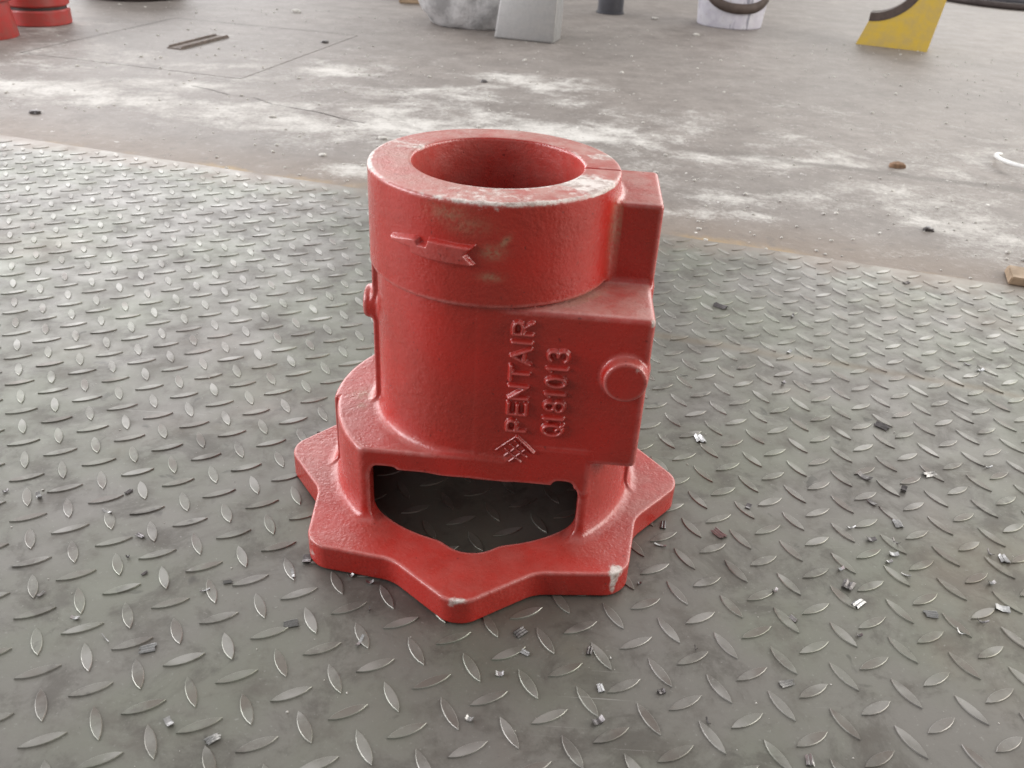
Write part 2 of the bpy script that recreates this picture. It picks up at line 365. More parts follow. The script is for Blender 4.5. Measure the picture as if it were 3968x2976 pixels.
# ------------------------------------------------------------------ the casting: signed-distance solid -> mesh
def smin(a, b, k):
    h = np.maximum(k-np.abs(a-b), 0)/k; return np.minimum(a, b)-h*h*k*0.25
def smax(a, b, k): return -smin(-a, -b, k)
def boxd(x, y, z, x0, x1, y0, y1, z0, z1, k=0.12):
    return smax(smax(np.maximum(x0-x, x-x1), np.maximum(y0-y, y-y1), k), np.maximum(z0-z, z-z1), k)
Z1, Z2, Z3, ZT, YF = 0.84, 3.12, 7.5, 10.05, -2.95
PART = ['base_flange', 'lower_housing', 'barrel', 'top_collar', 'side_box', 'side_pad', 'round_boss', 'side_stub']
def prims(p):
    x, y, z = p[:, 0], p[:, 1], p[:, 2]
    r = np.hypot(x, y)
    th = np.arctan2(y, x); st = math.pi/4; tf = np.abs((th+st/2) % st-st/2)
    fx, fy = r*np.cos(tf), r*np.sin(tf)
    side = (fx-5.76)*0.7876+(fy-0.27)*0.6161
    f2x, f2y = r*np.cos(st-tf), r*np.sin(st-tf)
    side2 = (f2x-5.76)*0.7876+(f2y-0.27)*0.6161
    d2 = smin(smax(fx-5.76, side, 0.15), smax(f2x-5.76, side2, 0.15), 0.16)
    fl = smax(d2, np.abs(z-0.447)-0.393, 0.065)
    bk = -0.5-y
    dr = np.minimum(smax(r-4.2, bk*0-9, 0.1), smax(r-4.32, bk, 0.05))
    dr = smax(smax(dr, z-Z2-0.5*np.clip((x-0.8)/0.4, 0, 1), 0.13), YF-y, 0.10); dr = np.maximum(dr, 0.3-z)
    win = boxd(x, y, z, -2.76, 2.80, -6, -0.6, -1, 2.50, 0.3)
    win = np.minimum(win, np.minimum(boxd(x, y, z, -2.72, -1.98, -6, -0.6, 0, 2.60, 0.25), boxd(x, y, z, 2.04, 2.68, -6, -0.6, 0, 2.66, 0.25)))
    dr = smax(dr, -win, 0.06)
    cy = np.minimum(r-2.97, smax(r-3.13, bk, 0.05)); cy = np.maximum(np.maximum(cy, 2.6-z), z-9.5)
    bd = smax(r-3.14, np.maximum(Z3-z, z-ZT), 0.10)
    zt = 7.48-0.03*(y+2.95); bx = np.minimum(boxd(x, y, z, 0.0, 4.16, YF, 1.9, 3.24, zt, 0.16), smax(boxd(x, y, z, 0.0, 3.02, YF, -0.9, 2.2, zt, 0.16), -win, 0.06))
    pd = boxd(x, y, z, 2.4, 4.2, -0.85, 1.9, 7.0, 9.53, 0.12)
    rb = np.hypot(x-3.60, z-5.92); bo = smax(rb-(0.515+0.16*(y+3.3)), np.maximum(-3.28-y, y+2.5), 0.06)
    rs = np.hypot(y+0.1, z-6.02); sb = smax(rs-(0.44+0.2*(x+3.33)), np.maximum(-3.36-x, x+2.6), 0.08)
    return [fl, dr, cy, bd, bx, pd, bo, sb]
def sdf(p):
    x, y, z = p[:, 0], p[:, 1], p[:, 2]; r = np.hypot(x, y)
    fl, dr, cy, bd, bx, pd, bo, sb = prims(p)
    u = smin(cy, dr, 0.26); u = smin(u, bx, 0.08); u = np.minimum(u, bd)
    u = smin(u, pd, 0.20); u = smin(u, bo, 0.07); u = smin(u, sb, 0.1)
    u = smin(u, fl, 0.34)
    bore = np.maximum(np.hypot(x-0.06, y-0.10)-2.14, 1.5-z)
    cav = np.maximum(r-3.64, z-2.35)
    notch = np.maximum(np.hypot(x-0.05, y+3.02)-0.92, z-0.95)
    cav = smin(cav, notch, 0.15)
    slit = boxd(x, y, z, 2.0, 3.4, -0.02, 0.07, 9.97, 11, 0.03)
    win = np.maximum(np.maximum(np.abs(x-0.02)-2.78, y+0.6), np.maximum(z-2.45, Z1-z))
    u = smax(u, -bore, 0.10); u = smax(u, -cav, 0.10); u = smax(u, -slit, 0.03)
    return u
def build_solid(h):
    lo = np.array([-5.95, -5.95, -0.05]); n = np.ceil((np.array([5.95, 5.95, 10.25])-lo)/h).astype(int)+1
    B = 8; nb = np.ceil(n/B).astype(int); n = nb*B+1
    F = np.full(n, 1.0, np.float32)
    ci = np.stack(np.meshgrid(*[np.arange(k) for k in nb], indexing='ij'), -1).reshape(-1, 3)
    cen = lo+(ci*B+B/2)*h
    dc = np.concatenate([sdf(c) for c in np.array_split(cen, 20)])
    act = np.abs(dc) < B*h*0.5*1.74*1.5
    for s in ci[(~act) & (dc < 0)]: F[s[0]*B:s[0]*B+B+1, s[1]*B:s[1]*B+B+1, s[2]*B:s[2]*B+B+1] = -1
    loc = np.stack(np.meshgrid(*[np.arange(B+1)]*3, indexing='ij'), -1).reshape(-1, 3)
    A = ci[act]
    for c in np.array_split(A, max(1, len(A)//300)):
        ijk = (c[:, None, :]*B+loc[None]).reshape(-1, 3)
        F[ijk[:, 0], ijk[:, 1], ijk[:, 2]] = sdf(lo+ijk*h)
    s = F < 0
    cnt = np.zeros(np.array(n)-1, np.int8)
    for a in (0, 1):
        for b in (0, 1):
            for c in (0, 1): cnt += s[a:n[0]-1+a, b:n[1]-1+b, c:n[2]-1+c]
    cell = np.argwhere((cnt > 0) & (cnt < 8))
    idx = np.full(cnt.shape, -1, np.int32); idx[cell[:, 0], cell[:, 1], cell[:, 2]] = np.arange(len(cell))
    acc = np.zeros((len(cell), 3)); num = np.zeros(len(cell))
    offs = [np.array((a, b, c)) for a in (0, 1) for b in (0, 1) for c in (0, 1)]
    for o in offs:
        for ax in range(3):
            if o[ax]: continue
            o2 = o.copy(); o2[ax] = 1
            q1 = cell+o; q2 = cell+o2
            f1 = F[q1[:, 0], q1[:, 1], q1[:, 2]]; f2 = F[q2[:, 0], q2[:, 1], q2[:, 2]]
            m = (f1 < 0) != (f2 < 0)
            t = np.where(m, f1/np.where(m, f1-f2, 1), 0)
            pt = q1.astype(float); pt[:, ax] += t
            acc[m] += pt[m]; num[m] += 1
    V = lo+acc/num[:, None]*h
    quads = []
    for ax in range(3):
        b, c = (ax+1) % 3, (ax+2) % 3
        sl1 = [slice(None)]*3; sl2 = [slice(None)]*3; sl1[ax] = slice(0, -1); sl2[ax] = slice(1, None)
        e = s[tuple(sl1)] != s[tuple(sl2)]
        w = np.argwhere(e); w = w[(w[:, b] > 0) & (w[:, c] > 0) & (w[:, b] < n[b]-1) & (w[:, c] < n[c]-1)]
        ins = s[w[:, 0], w[:, 1], w[:, 2]]
        def g(db, dc):
            q = w.copy(); q[:, b] += db; q[:, c] += dc; return idx[q[:, 0], q[:, 1], q[:, 2]]
        Q = np.stack([g(-1, -1), g(0, -1), g(0, 0), g(-1, 0)], 1)
        Q[~ins] = Q[~ins][:, ::-1]
        quads.append(Q)
    Q = np.concatenate(quads)
    def grad(V, e=0.012):
        G = np.zeros_like(V)
        for ax in range(3):
            d = np.zeros(3); d[ax] = e
            G[:, ax] = np.concatenate([sdf(c+d)-sdf(c-d) for c in np.array_split(V, 8)])
        return G/(np.linalg.norm(G, axis=1, keepdims=True)+1e-9)
    G = grad(V)
    for _ in range(2):
        d = np.concatenate([sdf(c) for c in np.array_split(V, 8)]); V = V-G*np.clip(d, -h, h)[:, None]*0.8
    return V, Q, grad(V, h*0.6)

VOX = 0.036
V, Q, G = build_solid(VOX)
fc = V[Q].mean(1)
pr = np.stack(prims(fc), 1)
fr = np.hypot(fc[:, 0], fc[:, 1])
lab = np.argmin(pr, 1)
innerm = (np.hypot(fc[:, 0]-0.06, fc[:, 1]-0.1) < 2.2) | ((fr < 3.70) & (fc[:, 2] < 2.5))
zl = np.where(fc[:, 2] > Z3, 3, np.where(fc[:, 2] > Z2, 2, np.where(fc[:, 2] > Z1+0.02, 1, 0)))
lab = np.where(innerm & (fc[:, 2] < 9.9), zl, lab)
# wear: scraped corners, settled dust, thin stains
x, y, z = V.T; r = np.hypot(x, y); th = np.degrees(np.arctan2(y, x))
def bump1(d, s): return np.exp(-(d/s)**2)
def sph(cx, cy, cz, s): return np.exp(-((x-cx)**2+(y-cy)**2+(z-cz)**2)/(s*s))
def adif(a): return (th-a+180) % 360-180
rim = np.exp(-(((r-3.10)/0.10)**2+((z-ZT+0.02)/0.10)**2))
chip = rim*(0.35+0.55*bump1(adif(-75), 42)+0.75*bump1(adif(-172), 20)+0.1*bump1(adif(60), 60))
inn_e = np.exp(-(((np.hypot(x-0.06, y-0.1)-2.2)/0.13)**2+((z-ZT)/0.12)**2))
chip = np.maximum(chip, inn_e*(0.12+0.75*bump1(adif(-72), 45)+0.35*bump1(adif(30), 40)))
topf = (z > ZT-0.08)
chip = np.maximum(chip, topf*(0.72*bump1(adif(-28), 15)+0.34*bump1(adif(-85), 40)+0.40*bump1(adif(158), 12)+0.45*bump1(adif(22), 8)*(r > 2.5)+0.20))
chip = np.maximum(chip, 0.46*np.exp(-((z-ZT+0.12)/0.13)**2)*bump1(adif(-82), 32)*(r > 3.0))
chip = np.maximum(chip, 0.95*sph(4.16, -2.93, 7.40, 0.17)+0.60*sph(4.2, -0.85, 9.53, 0.16)+0.55*sph(4.2, 0.1, 9.53, 0.25))
chip = np.maximum(chip, 0.55*np.exp(-(((x-4.2)/0.08)**2+((z-9.53)/0.08)**2))*(y > -0.9))
s2 = 4.07
chip = np.maximum(chip, 0.95*sph(3.93, -4.10, 0.82, 0.26)+0.72*np.exp(-(((x-3.88)/0.13)**2+((y+4.2)/0.2)**2+((z-0.35)/0.40)**2)))
chip = np.maximum(chip, 0.66*np.exp(-(((x-0.05)/0.32)**2+((y+5.72)/0.13)**2+((z-0.82)/0.12)**2))+0.6*sph(0.30, -5.72, 0.04, 0.10)+0.42*sph(-0.2, -5.72, 0.62, 0.24))
chip = np.maximum(chip, 0.62*sph(-4.15, -4.05, 0.78, 0.24)+0.55*sph(-4.1, -4.0, 0.35, 0.25))
chip = np.maximum(chip, 0.50*np.exp(-(((x-3.58-0.52*0.5)/0.25)**2+((z-5.92-0.40)/0.22)**2+((y+3.28)/0.06)**2)))
# bead of thin paint along outer top edges of the flange
upn = np.clip((G[:, 2]-0.55)/0.4, 0, 1)
dust = upn*np.where(z > 9.9, 0.95, np.where(z > 9.2, 0.85, np.where(z > 7.0, 0.80, np.where(z > 2.9, 0.32, 0.18))))
dust = np.maximum(dust, 0.30*(np.hypot(x-0.06, y-0.1) < 2.25)*(z < 9.98))
dust += upn*(z < 1.0)*(0.35*sph(4.9, -1.0, 0.84, 1.5)+0.30*sph(-4.8, -0.6, 0.84, 1.2))
stain = np.maximum.reduce([0.9*np.exp(-(((adif(-84.5))/4.6)**2+((z-8.9)/0.16)**2)), 0.8*np.exp(-(((adif(-80)-(z-9.15)*12)/2.0)**2+((z-9.15)/0.16)**2)),
                           0.8*np.exp(-((adif(-85)/4.6)**2+((z-8.3)/0.10)**2)), 0.6*np.exp(-((adif(-103)/9)**2+((z-9.72)/0.22)**2)), 0.45*np.exp(-((adif(-95)/9)**2+((z-9.5)/0.22)**2)),
                           0.55*np.exp(-((adif(-16)/5)**2+((z-9.0)/0.9)**2)), 0.6*np.exp(-((adif(-36)/14)**2+((z-7.48)/0.1)**2))])*(r > 2.9)*(r < 3.35)
stain = np.maximum(stain, 0.8*np.maximum(np.exp(-(((x+3.5)/0.32)**2+((y+0.3)/0.30)**2+((z-Z2)/0.1)**2)), np.exp(-(((x+3.4)/0.12)**2+((y+0.9)/0.16)**2+((z-Z2)/0.1)**2))))

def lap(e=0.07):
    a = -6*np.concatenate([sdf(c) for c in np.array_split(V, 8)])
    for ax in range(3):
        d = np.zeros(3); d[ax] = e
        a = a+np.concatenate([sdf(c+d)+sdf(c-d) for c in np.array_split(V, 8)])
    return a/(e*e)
L_ = lap(); edge = np.clip((L_-2.2)/6, 0, 1)*0.50+np.clip((-L_-1.2)/3, 0, 1)*0.22  # convex edges and fillets paled: thin paint and gloss highlights put into colour
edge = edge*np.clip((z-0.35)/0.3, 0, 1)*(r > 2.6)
casting = empty('red_pump_casting', (0, 0, -0.0005), R(-3.2))
tag(casting, 'red painted cast iron pump bracket with star flange, standing on the tread plate', 'casting')
def add_attr(me, name, val):
    a = me.attributes.new(name, 'FLOAT', 'POINT'); a.data.foreach_set('value', np.ascontiguousarray(val, np.float32))
for k, nm in enumerate(PART):
    q = Q[lab == k]
    if not len(q): continue
    u, inv = np.unique(q, return_inverse=True); q2 = inv.reshape(q.shape)
    me = bpy.data.meshes.new(nm)
    me.vertices.add(len(u)); me.vertices.foreach_set('co', (V[u]*P).astype(np.float32).ravel())
    me.loops.add(q2.size); me.loops.foreach_set('vertex_index', q2.astype(np.int32).ravel())
    me.polygons.add(len(q2)); me.polygons.foreach_set('loop_start', (np.arange(len(q2))*4).astype(np.int32))
    me.update(); me.validate(); me.shade_smooth()
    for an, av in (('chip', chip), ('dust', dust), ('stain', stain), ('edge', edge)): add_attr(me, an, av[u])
    me.normals_split_custom_set_from_vertices(G[u].astype(np.float32))
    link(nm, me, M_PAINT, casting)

# raised lettering, logo and arrow: soft cast ridges that follow the surface beneath
def surf_y(x, z, y0=-3.25, y1=-2.6):
    a = np.full(x.shape, y0); b = np.full(x.shape, y1)
    for _ in range(22):
        m = (a+b)/2; s = sdf(np.stack([x, m, z], 1)) > 0; a = np.where(s, m, a); b = np.where(s, b, m)
    return (a+b)/2
def seg_d(px, pz, a, b):
    ax, az = a; dx, dz = b[0]-a[0], b[1]-a[1]; t = np.clip(((px-ax)*dx+(pz-az)*dz)/(dx*dx+dz*dz+1e-12), 0, 1)
    return np.hypot(px-ax-t*dx, pz-az-t*dz)
def ridge(name, strokes, hw, H, parent, cyl=False, fill=None, soft=0.045, label=None):
    pts = np.array([p for s in strokes for p in s]); g = 0.016
    lo = pts.min(0)-hw-soft-2*g; hi = pts.max(0)+hw+soft+2*g
    nx, nz = np.ceil((hi-lo)/g).astype(int)+1
    X, Zg = np.meshgrid(lo[0]+np.arange(nx)*g, lo[1]+np.arange(nz)*g, indexing='ij')
    if fill is None:
        d = np.full(X.shape, 9.0)
        for s in strokes:
            for a, b in zip(s[:-1], s[1:]): d = np.minimum(d, seg_d(X, Zg, a, b))
        d = d-hw
    else:
        s = strokes[0]; d = np.full(X.shape, 9.0); ins = np.zeros(X.shape, bool)
        for a, b in zip(s, s[1:]+s[:1]):
            d = np.minimum(d, seg_d(X, Zg, a, b))
            c = (a[1] > Zg) != (b[1] > Zg)
            xi = a[0]+(Zg-a[1])*(b[0]-a[0])/(b[1]-a[1]+1e-12); ins ^= c & (X < xi)
        d = np.where(ins, -d, d)
    t = np.clip((soft-d)/(2*soft), 0, 1); hgt = H*(t*t*(3-2*t))-0.012
    keep = hgt > -0.0119
    cell = keep[:-1, :-1] | keep[1:, :-1] | keep[:-1, 1:] | keep[1:, 1:]
    c = np.argwhere(cell); I = lambda a, b: a*nz+b
    q = np.stack([I(c[:, 0], c[:, 1]), I(c[:, 0]+1, c[:, 1]), I(c[:, 0]+1, c[:, 1]+1), I(c[:, 0], c[:, 1]+1)], 1)
    u, inv = np.unique(q, return_inverse=True); q = inv.reshape(q.shape)
    xs, zs, hs = X.ravel()[u], Zg.ravel()[u], hgt.ravel()[u]
    if cyl:
        a = xs/3.14-math.pi/2; v = np.stack([(3.14+hs)*np.cos(a), (3.14+hs)*np.sin(a), zs], 1)
    else: v = np.stack([xs, surf_y(xs, zs)-hs, zs], 1)
    me = mesh(name, v*P, q, True)
    for an in ('chip', 'dust', 'stain'): add_attr(me, an, np.zeros(len(v)))
    add_attr(me, 'edge', np.clip(hs/H-0.35, 0, 1)*0.40)  # ridge tops paled likewise: thin paint and glints painted into the colour
    o = link(name, me, M_PAINT, parent)
    if label: o['label'] = label
    return o
def arc(cx, cy, rx, ry, a0, a1, n=14): return [(cx+rx*math.cos(R(a0+(a1-a0)*k/n)), cy+ry*math.sin(R(a0+(a1-a0)*k/n))) for k in range(n+1)]
BOWL = [(0, 1), (0.6, 1), (0.9, 0.9), (1, 0.76), (0.9, 0.6), (0.6, 0.5), (0, 0.5)]
GL = {'P': [[(0, 0), (0, 1)], BOWL], 'R': [[(0, 0), (0, 1)], BOWL, [(0.5, 0.5), (1, 0)]],
      'E': [[(1, 0), (0, 0), (0, 1), (1, 1)], [(0, 0.5), (0.85, 0.5)]], 'N': [[(0, 0), (0, 1), (1, 0), (1, 1)]],
      'T': [[(0, 1), (1, 1)], [(0.5, 0), (0.5, 1)]], 'A': [[(0, 0), (0.5, 1), (1, 0)], [(0.2, 0.33), (0.8, 0.33)]], 'I': [[(0, 0), (0, 1)]],
      '1': [[(0, 0), (0, 1), (-0.4, 0.8)]], '0': [arc(.5, .5, .5, .5, 0, 360, 20)], 'Q': [arc(.5, .5, .5, .5, 0, 360, 20), [(0.55, 0.3), (1.05, -0.02)]],
      '8': [arc(.5, .74, .42, .26, 0, 360, 16), arc(.5, .25, .5, .25, 0, 360, 16)],
      '3': [arc(.45, .75, .5, .25, 150, -90, 14), arc(.45, .25, .55, .25, 90, -150, 14)]}
def letter(ch, z0, z1, xb, H):
    st = [[(xb-gy*H, z0+gx*(z1-z0)) for gx, gy in s] for s in GL[ch]]
    ridge('raised_letter', st, 0.050, 0.125, casting, soft=0.044)
for ch, a, b in (('P', 4.13, 4.42), ('E', 4.62, 4.93), ('N', 5.08, 5.42), ('T', 5.58, 5.98), ('A', 6.05, 6.46), ('I', 6.63, 6.9), ('R', 6.85, 7.16)):
    letter(ch, a, b, 1.27+0.01*(a-4), 0.44)
for ch, a, b in (('Q', 4.08, 4.38), ('1', 4.58, 4.8), ('8', 4.80, 5.07), ('1', 5.29, 5.5), ('0', 5.50, 5.74), ('1', 6.00, 6.2), ('3', 6.22, 6.48)):
    letter(ch, a, b, 2.20, 0.47)
def lg(px, py): return (1.10+(px-285)*0.00239+(py-1340)*0.0001, 3.95+(1340-py)*0.00282+(px-285)*0.000257)
ridge('raised_logo', [[lg(60, 1495), lg(285, 1345)]], 0.012, 0.06, casting, soft=0.030)
o_l = ridge('raised_logo', [[lg(285, 1345), lg(465, 1515)]], 0.030, 0.11, casting, soft=0.030)
for a, b in (((215, 1430), (390, 1570)), ((165, 1485), (330, 1620)), ((265, 1392), (425, 1520))):
    ridge('raised_logo', [[lg(*a), lg(*b)]], 0.016, 0.09, casting, soft=0.026)
for a, b in (((330, 1425), (150, 1560)), ((385, 1480), (205, 1615))):
    ridge('raised_logo', [[lg(*a), lg(*b)]], 0.012, 0.07, casting, soft=0.024)
AR = [(-131.9, 8.87), (-118.2, 9.02), (-116.4, 9.0), (-115.5, 8.90), (-112.3, 8.90), (-111.3, 9.06), (-93, 9.02), (-91.8, 9.05), (-95.8, 8.82), (-92.0, 8.60),
      (-94, 8.57), (-110.6, 8.58), (-119.4, 8.63), (-119.8, 8.76), (-129.8, 8.76)]
ridge('raised_arrow', [[(R(a+90)*3.14, zz) for a, zz in AR]], 0, 0.17, casting, cyl=True, fill=True, soft=0.045)

# ------------------------------------------------------------------ things behind on the shop floor
zc = Zc
def at(x, y, z=0): return Vector((x*P, y*P, zc+z*P))
def lathe_part(name, prof, mat, parent, n=64):
    vv, ff = lathe(prof, n); me = mesh(name, vv, ff); me.materials.append(mat); sharp(me, 30); return link(name, me, None, parent)
def capped(name, prof, mat, parent, n=64): return lathe_part(name, [(0.0001, prof[0][1])]+prof+[(0.0001, prof[-1][1])], mat, parent, n)
t = empty('red_pipe_casting', at(-50.9, 75.3)); tag(t, 'red painted round casting with a dark groove above its foot, beside another', 'casting', 'red castings behind')
capped('foot_ring', [(3.0, 0), (3.12, 0.1), (3.12, 1.35), (3.02, 1.5)], M_RED2, t)
capped('groove', [(2.85, 1.45), (2.85, 1.85)], M_TYRE, t)
capped('body', [(3.0, 1.8), (3.16, 1.95), (3.2, 6.6), (3.0, 6.8)], M_RED2, t)
t = empty('red_pipe_casting', at(-52.1, 66.4)); tag(t, 'red painted casting with flared foot and wide collar, in front of the grooved one', 'casting', 'red castings behind')
capped('body', [(3.2, 0), (3.25, 0.12), (2.85, 3.3)], M_RED2, t)
capped('collar', [(3.3, 3.25), (3.5, 3.4), (3.5, 6.2), (3.3, 6.4)], M_RED2, t)
t = empty('iron_drum', at(-50.2, 98.5)); tag(t, 'dark rusty round iron drum on the floor behind the red castings', 'drum')
capped('shell', [(5.7, 0), (6.0, 0.25), (6.05, 6.0), (5.9, 6.3)], M_TYRE, t)
capped('rim', [(6.05, 5.2), (6.25, 5.3), (6.25, 5.7), (6.05, 5.8)], M_TYRE, t)
# wrapped lump
def lump(name, rx, ry, rz, seed, amp, mat, flat=0.35, n=40):
    rg = np.random.RandomState(seed); bm = bmesh.new()
    bmesh.ops.create_icosphere(bm, subdivisions=5 if n > 30 else 3, radius=1)
    ks = rg.normal(0, 1, (14, 3))*np.linspace(1.5, 7, 14)[:, None]; ph = rg.uniform(0, 6.28, 14)
    for vv in bm.verts:
        p = np.array(vv.co); p = np.sign(p)*np.abs(p)**0.8
        d = sum(math.sin(float(ks[i]@p)+ph[i])/(1+0.45*i) for i in range(14))
        p = p*(1+(amp if n > 30 else amp*2.2)*d); q = [p[0]*rx, p[1]*ry, p[2]*rz+rz*(1-flat)]
        if q[2] < 0: q[2] = 0.0+0.02*abs(q[2])
        vv.co = Vector(q)*P
    return from_bm(bm, name, True)
o = link('wrapped_lump', lump('wrapped_lump', 6.9, 5.4, 5.4, 4, 0.04, M_SACK, 0.32), M_SACK); o.location = at(-5.9, 91.0)
tag(o, 'rounded dusty grey lump resting against the aluminium block', 'lump')
# aluminium wedge
bm = bmesh.new()
def prism(bm, prof, y0, y1):
    a = [bm.verts.new((u*P, y0*P, vv*P)) for u, vv in prof]; b = [bm.verts.new((u*P, y1*P, vv*P)) for u, vv in prof]
    fs = [bm.faces.new(a), bm.faces.new(b[::-1])]
    for i in range(len(prof)): j = (i+1) % len(prof); fs.append(bm.faces.new((a[j], a[i], b[i], b[j])))
    bmesh.ops.recalc_face_normals(bm, faces=bm.faces[:]); return fs
prism(bm, [(-3.45, 0), (3.45, 0), (3.65, 8.5), (-2.35, 8.5)], 0, 3.4)
bmesh.ops.bevel(bm, geom=bm.edges[:], offset=0.22*P, segments=3, affect='EDGES', profile=0.6)
o = link('aluminium_block', sharp(from_bm(bm, 'aluminium_block'), 40), M_ALU); o.location = at(-0.2, 81.1); o.rotation_euler = (0, 0, R(-14))
tag(o, 'silvery tapered aluminium block standing on the concrete beside the grey lump', 'metal block')
bm = bmesh.new(); prism(bm, [(-2.2, 0), (2.2, 0), (2.0, 1.6), (-2.1, 1.5)], 0, 5)
bmesh.ops.bevel(bm, geom=bm.edges[:], offset=0.12*P, segments=2, affect='EDGES')
o = link('wood_block', from_bm(bm, 'wood_block'), M_WOOD); o.location = at(-15.2, 105.5); o.rotation_euler = (0, 0, R(10)); tag(o, 'tan wooden block behind the grey lump', 'wood block')
t = empty('dark_pipe', at(11.2, 107.7)); tag(t, 'slate grey upright pipe standing on the floor between block and bucket', 'pipe')
lathe_part('pipe_wall', [(1.45, 0.0), (1.45, 12), (1.72, 12), (1.75, 11.9), (1.75, 0.05), (1.70, 0), (1.45, 0)], M_PIPE, t, 48)
capped('foot_plate', [(1.68, 0.0), (1.9, 0.02), (1.9, 0.22), (1.7, 0.26)], M_PIPE, t, 48)
# bucket
t = empty('paint_bucket', at(26.6, 103.0)); tag(t, 'white paint bucket streaked with grey drips', 'bucket')
lathe_part('bucket_wall', [(0.001, 0.1), (4.0, 0.1), (4.1, 0.0), (4.18, 0.1), (4.95, 10.8), (5.1, 10.85), (5.1, 11.1), (4.8, 11.1), (4.75, 10.8), (3.95, 0.4), (0.001, 0.4)], M_BUCKET, t, 72)
lathe_part('rim_band', [(4.86, 9.6), (5.08, 9.65), (5.12, 10.0), (4.9, 10.05)], M_BUCKET, t, 72)
hv = []; hf = []; nH = 40; sec = [(-0.10, -0.6), (0.18, -0.6), (0.22, 0), (0.18, 0.6), (-0.10, 0.6)]
for k in range(nH+1):
    s_ = k/nH; a = R(-178+176*s_); zz = 2.5+4.0*abs(2*s_-1)**2.5; rr = 4.18+0.77*zz/10.8+0.06
    for (dr_, dz_) in sec: hv.append(((rr+dr_)*math.cos(a)*P, (rr+dr_)*math.sin(a)*P, (zz+dz_)*P))
for k in range(nH):
    for i in range(5): j = (i+1) % 5; hf.append((k*5+i, k*5+j, (k+1)*5+j, (k+1)*5+i))
me = mesh('handle', hv, hf, True); o = link('handle', me, M_BRN, t); o.rotation_euler = (0, 0, R(4))
# yellow saddle plate
arcp = [(0.85+5.7*math.cos(R(a)), 8.4+5.7*math.sin(R(a))) for a in range(-90, 1, 6)]
prof = [(0, 0), (8.15, 0), (9.0, 8.4)]+arcp[::-1]
bm = bmesh.new(); prism(bm, prof, 0, 2.6)
for f in bm.faces:
    f.material_index = 0
    c = f.calc_center_median()/P; n_ = f.normal
    if abs(n_.y) < 0.3 and n_.z > 0.02 and c.x < 6.5 and c.z > 2.9: f.material_index = 1
me = from_bm(bm, 'saddle_plate'); me.materials.append(M_YEL); me.materials.append(M_BRN); sharp(me, 30)
t = empty('yellow_saddle', at(40.3, 92.9), math.atan2(-3.3, 7.5)); tag(t, 'yellow painted pipe saddle with brown hollow edge, standing on the floor', 'pipe saddle')
link('saddle_plate', me, None, t)
bm = bmesh.new(); prism(bm, [(0.85+5.69*math.cos(R(a)), 8.4+5.69*math.sin(R(a))) for a in range(-90, 1, 6)]+[(0.85+4.75*math.cos(R(a)), 8.4+4.75*math.sin(R(a))) for a in range(0, -91, -6)], -0.06, 2.66)
link('saddle_liner', sharp(from_bm(bm, 'saddle_liner'), 30), M_BRN, t)
# hoses far right
def tube(name, pts, rad, mat, n=10, parent=None):
    cu = bpy.data.curves.new(name, 'CURVE'); cu.dimensions = '3D'; cu.bevel_depth = rad*P; cu.bevel_resolution = 3; cu.use_fill_caps = True
    sp = cu.splines.new('BEZIER'); sp.bezier_points.add(len(pts)-1)
    for b, p in zip(sp.bezier_points, pts): b.co = Vector(p)*P; b.handle_left_type = b.handle_right_type = 'AUTO'
    tmp = bpy.data.objects.new('tmp', cu); me = bpy.data.meshes.new_from_object(tmp); me.name = name; bpy.data.objects.remove(tmp); bpy.data.curves.remove(cu)
    me.materials.clear(); me.materials.append(mat); me.shade_smooth(); return link(name, me, None, parent)
o = tube('dark_hose', [(-20, 12, .5), (-6, 5, .5), (3, -6, .5), (12, -8.5, .5)], 0.55, M_TYRE); o.location = at(76, 147.5); tag(o, 'thin dark hose lying across the floor beyond the yellow saddle', 'hose')
o = tube('grey_hose', [(-4, 2, .8), (1, -1, .8), (8, -2, .8), (22, -1, .8)], 0.85, M_PIPE); o.location = at(83, 148.5); tag(o, 'thick grey hose end beyond the yellow saddle', 'hose')
# bent strip on the access cover
t = empty('steel_channel', at(-33.2, 65.3), math.atan2(7.4, 2.0)); tag(t, 'rusty brown steel channel offcut lying on the access cover', 'steel offcut')
bm = bmesh.new(); prism(bm, [(0, 0), (8.2, 0), (8.2, 0.10), (0, 0.10)], -0.75, 0.75); link('web', from_bm(bm, 'web'), M_RUSTBAR, t)
for yy in (-0.75, 0.62):
    bm = bmesh.new(); prism(bm, [(0.15, 0.09), (8.1, 0.09), (8.0, 0.26), (0.4, 0.26)], yy, yy+0.13); link('side_lip', from_bm(bm, 'side_lip'), M_RUSTBAR, t)
# white clip ring, clod, board
rg = []; 
o = tube('white_ring', [(1.5*math.cos(R(a)), 2.9*math.sin(R(a)), 0.18+0.004*(a-100)) for a in range(100, 290, 15)], 0.14, M_WHITE); o.location = at(35.7, 40.2); tag(o, 'open white plastic ring lying on the concrete', 'ring')
o = link('brown_clod', lump('brown_clod', 0.46, 0.34, 0.26, 9, 0.06, M_CLOD, 0.5, 10), M_CLOD); o.location = at(26.3, 38.7); tag(o, 'small brown clod on the floor by the long joint', 'clod')
bm = bmesh.new(); prism(bm, [(0, 0), (9, 0), (9, 0.36), (0.1, 0.40)], 0, 1.75); bmesh.ops.bevel(bm, geom=bm.edges[:], offset=0.05*P, segments=2, affect='EDGES')
o = link('board_offcut', from_bm(bm, 'board_offcut'), M_WOOD); o.location = at(24.75, 18.75, 0.02); o.rotation_euler = (0, 0, R(-19)); tag(o, 'tan wooden board end lying along the edge of the tread plate', 'board')
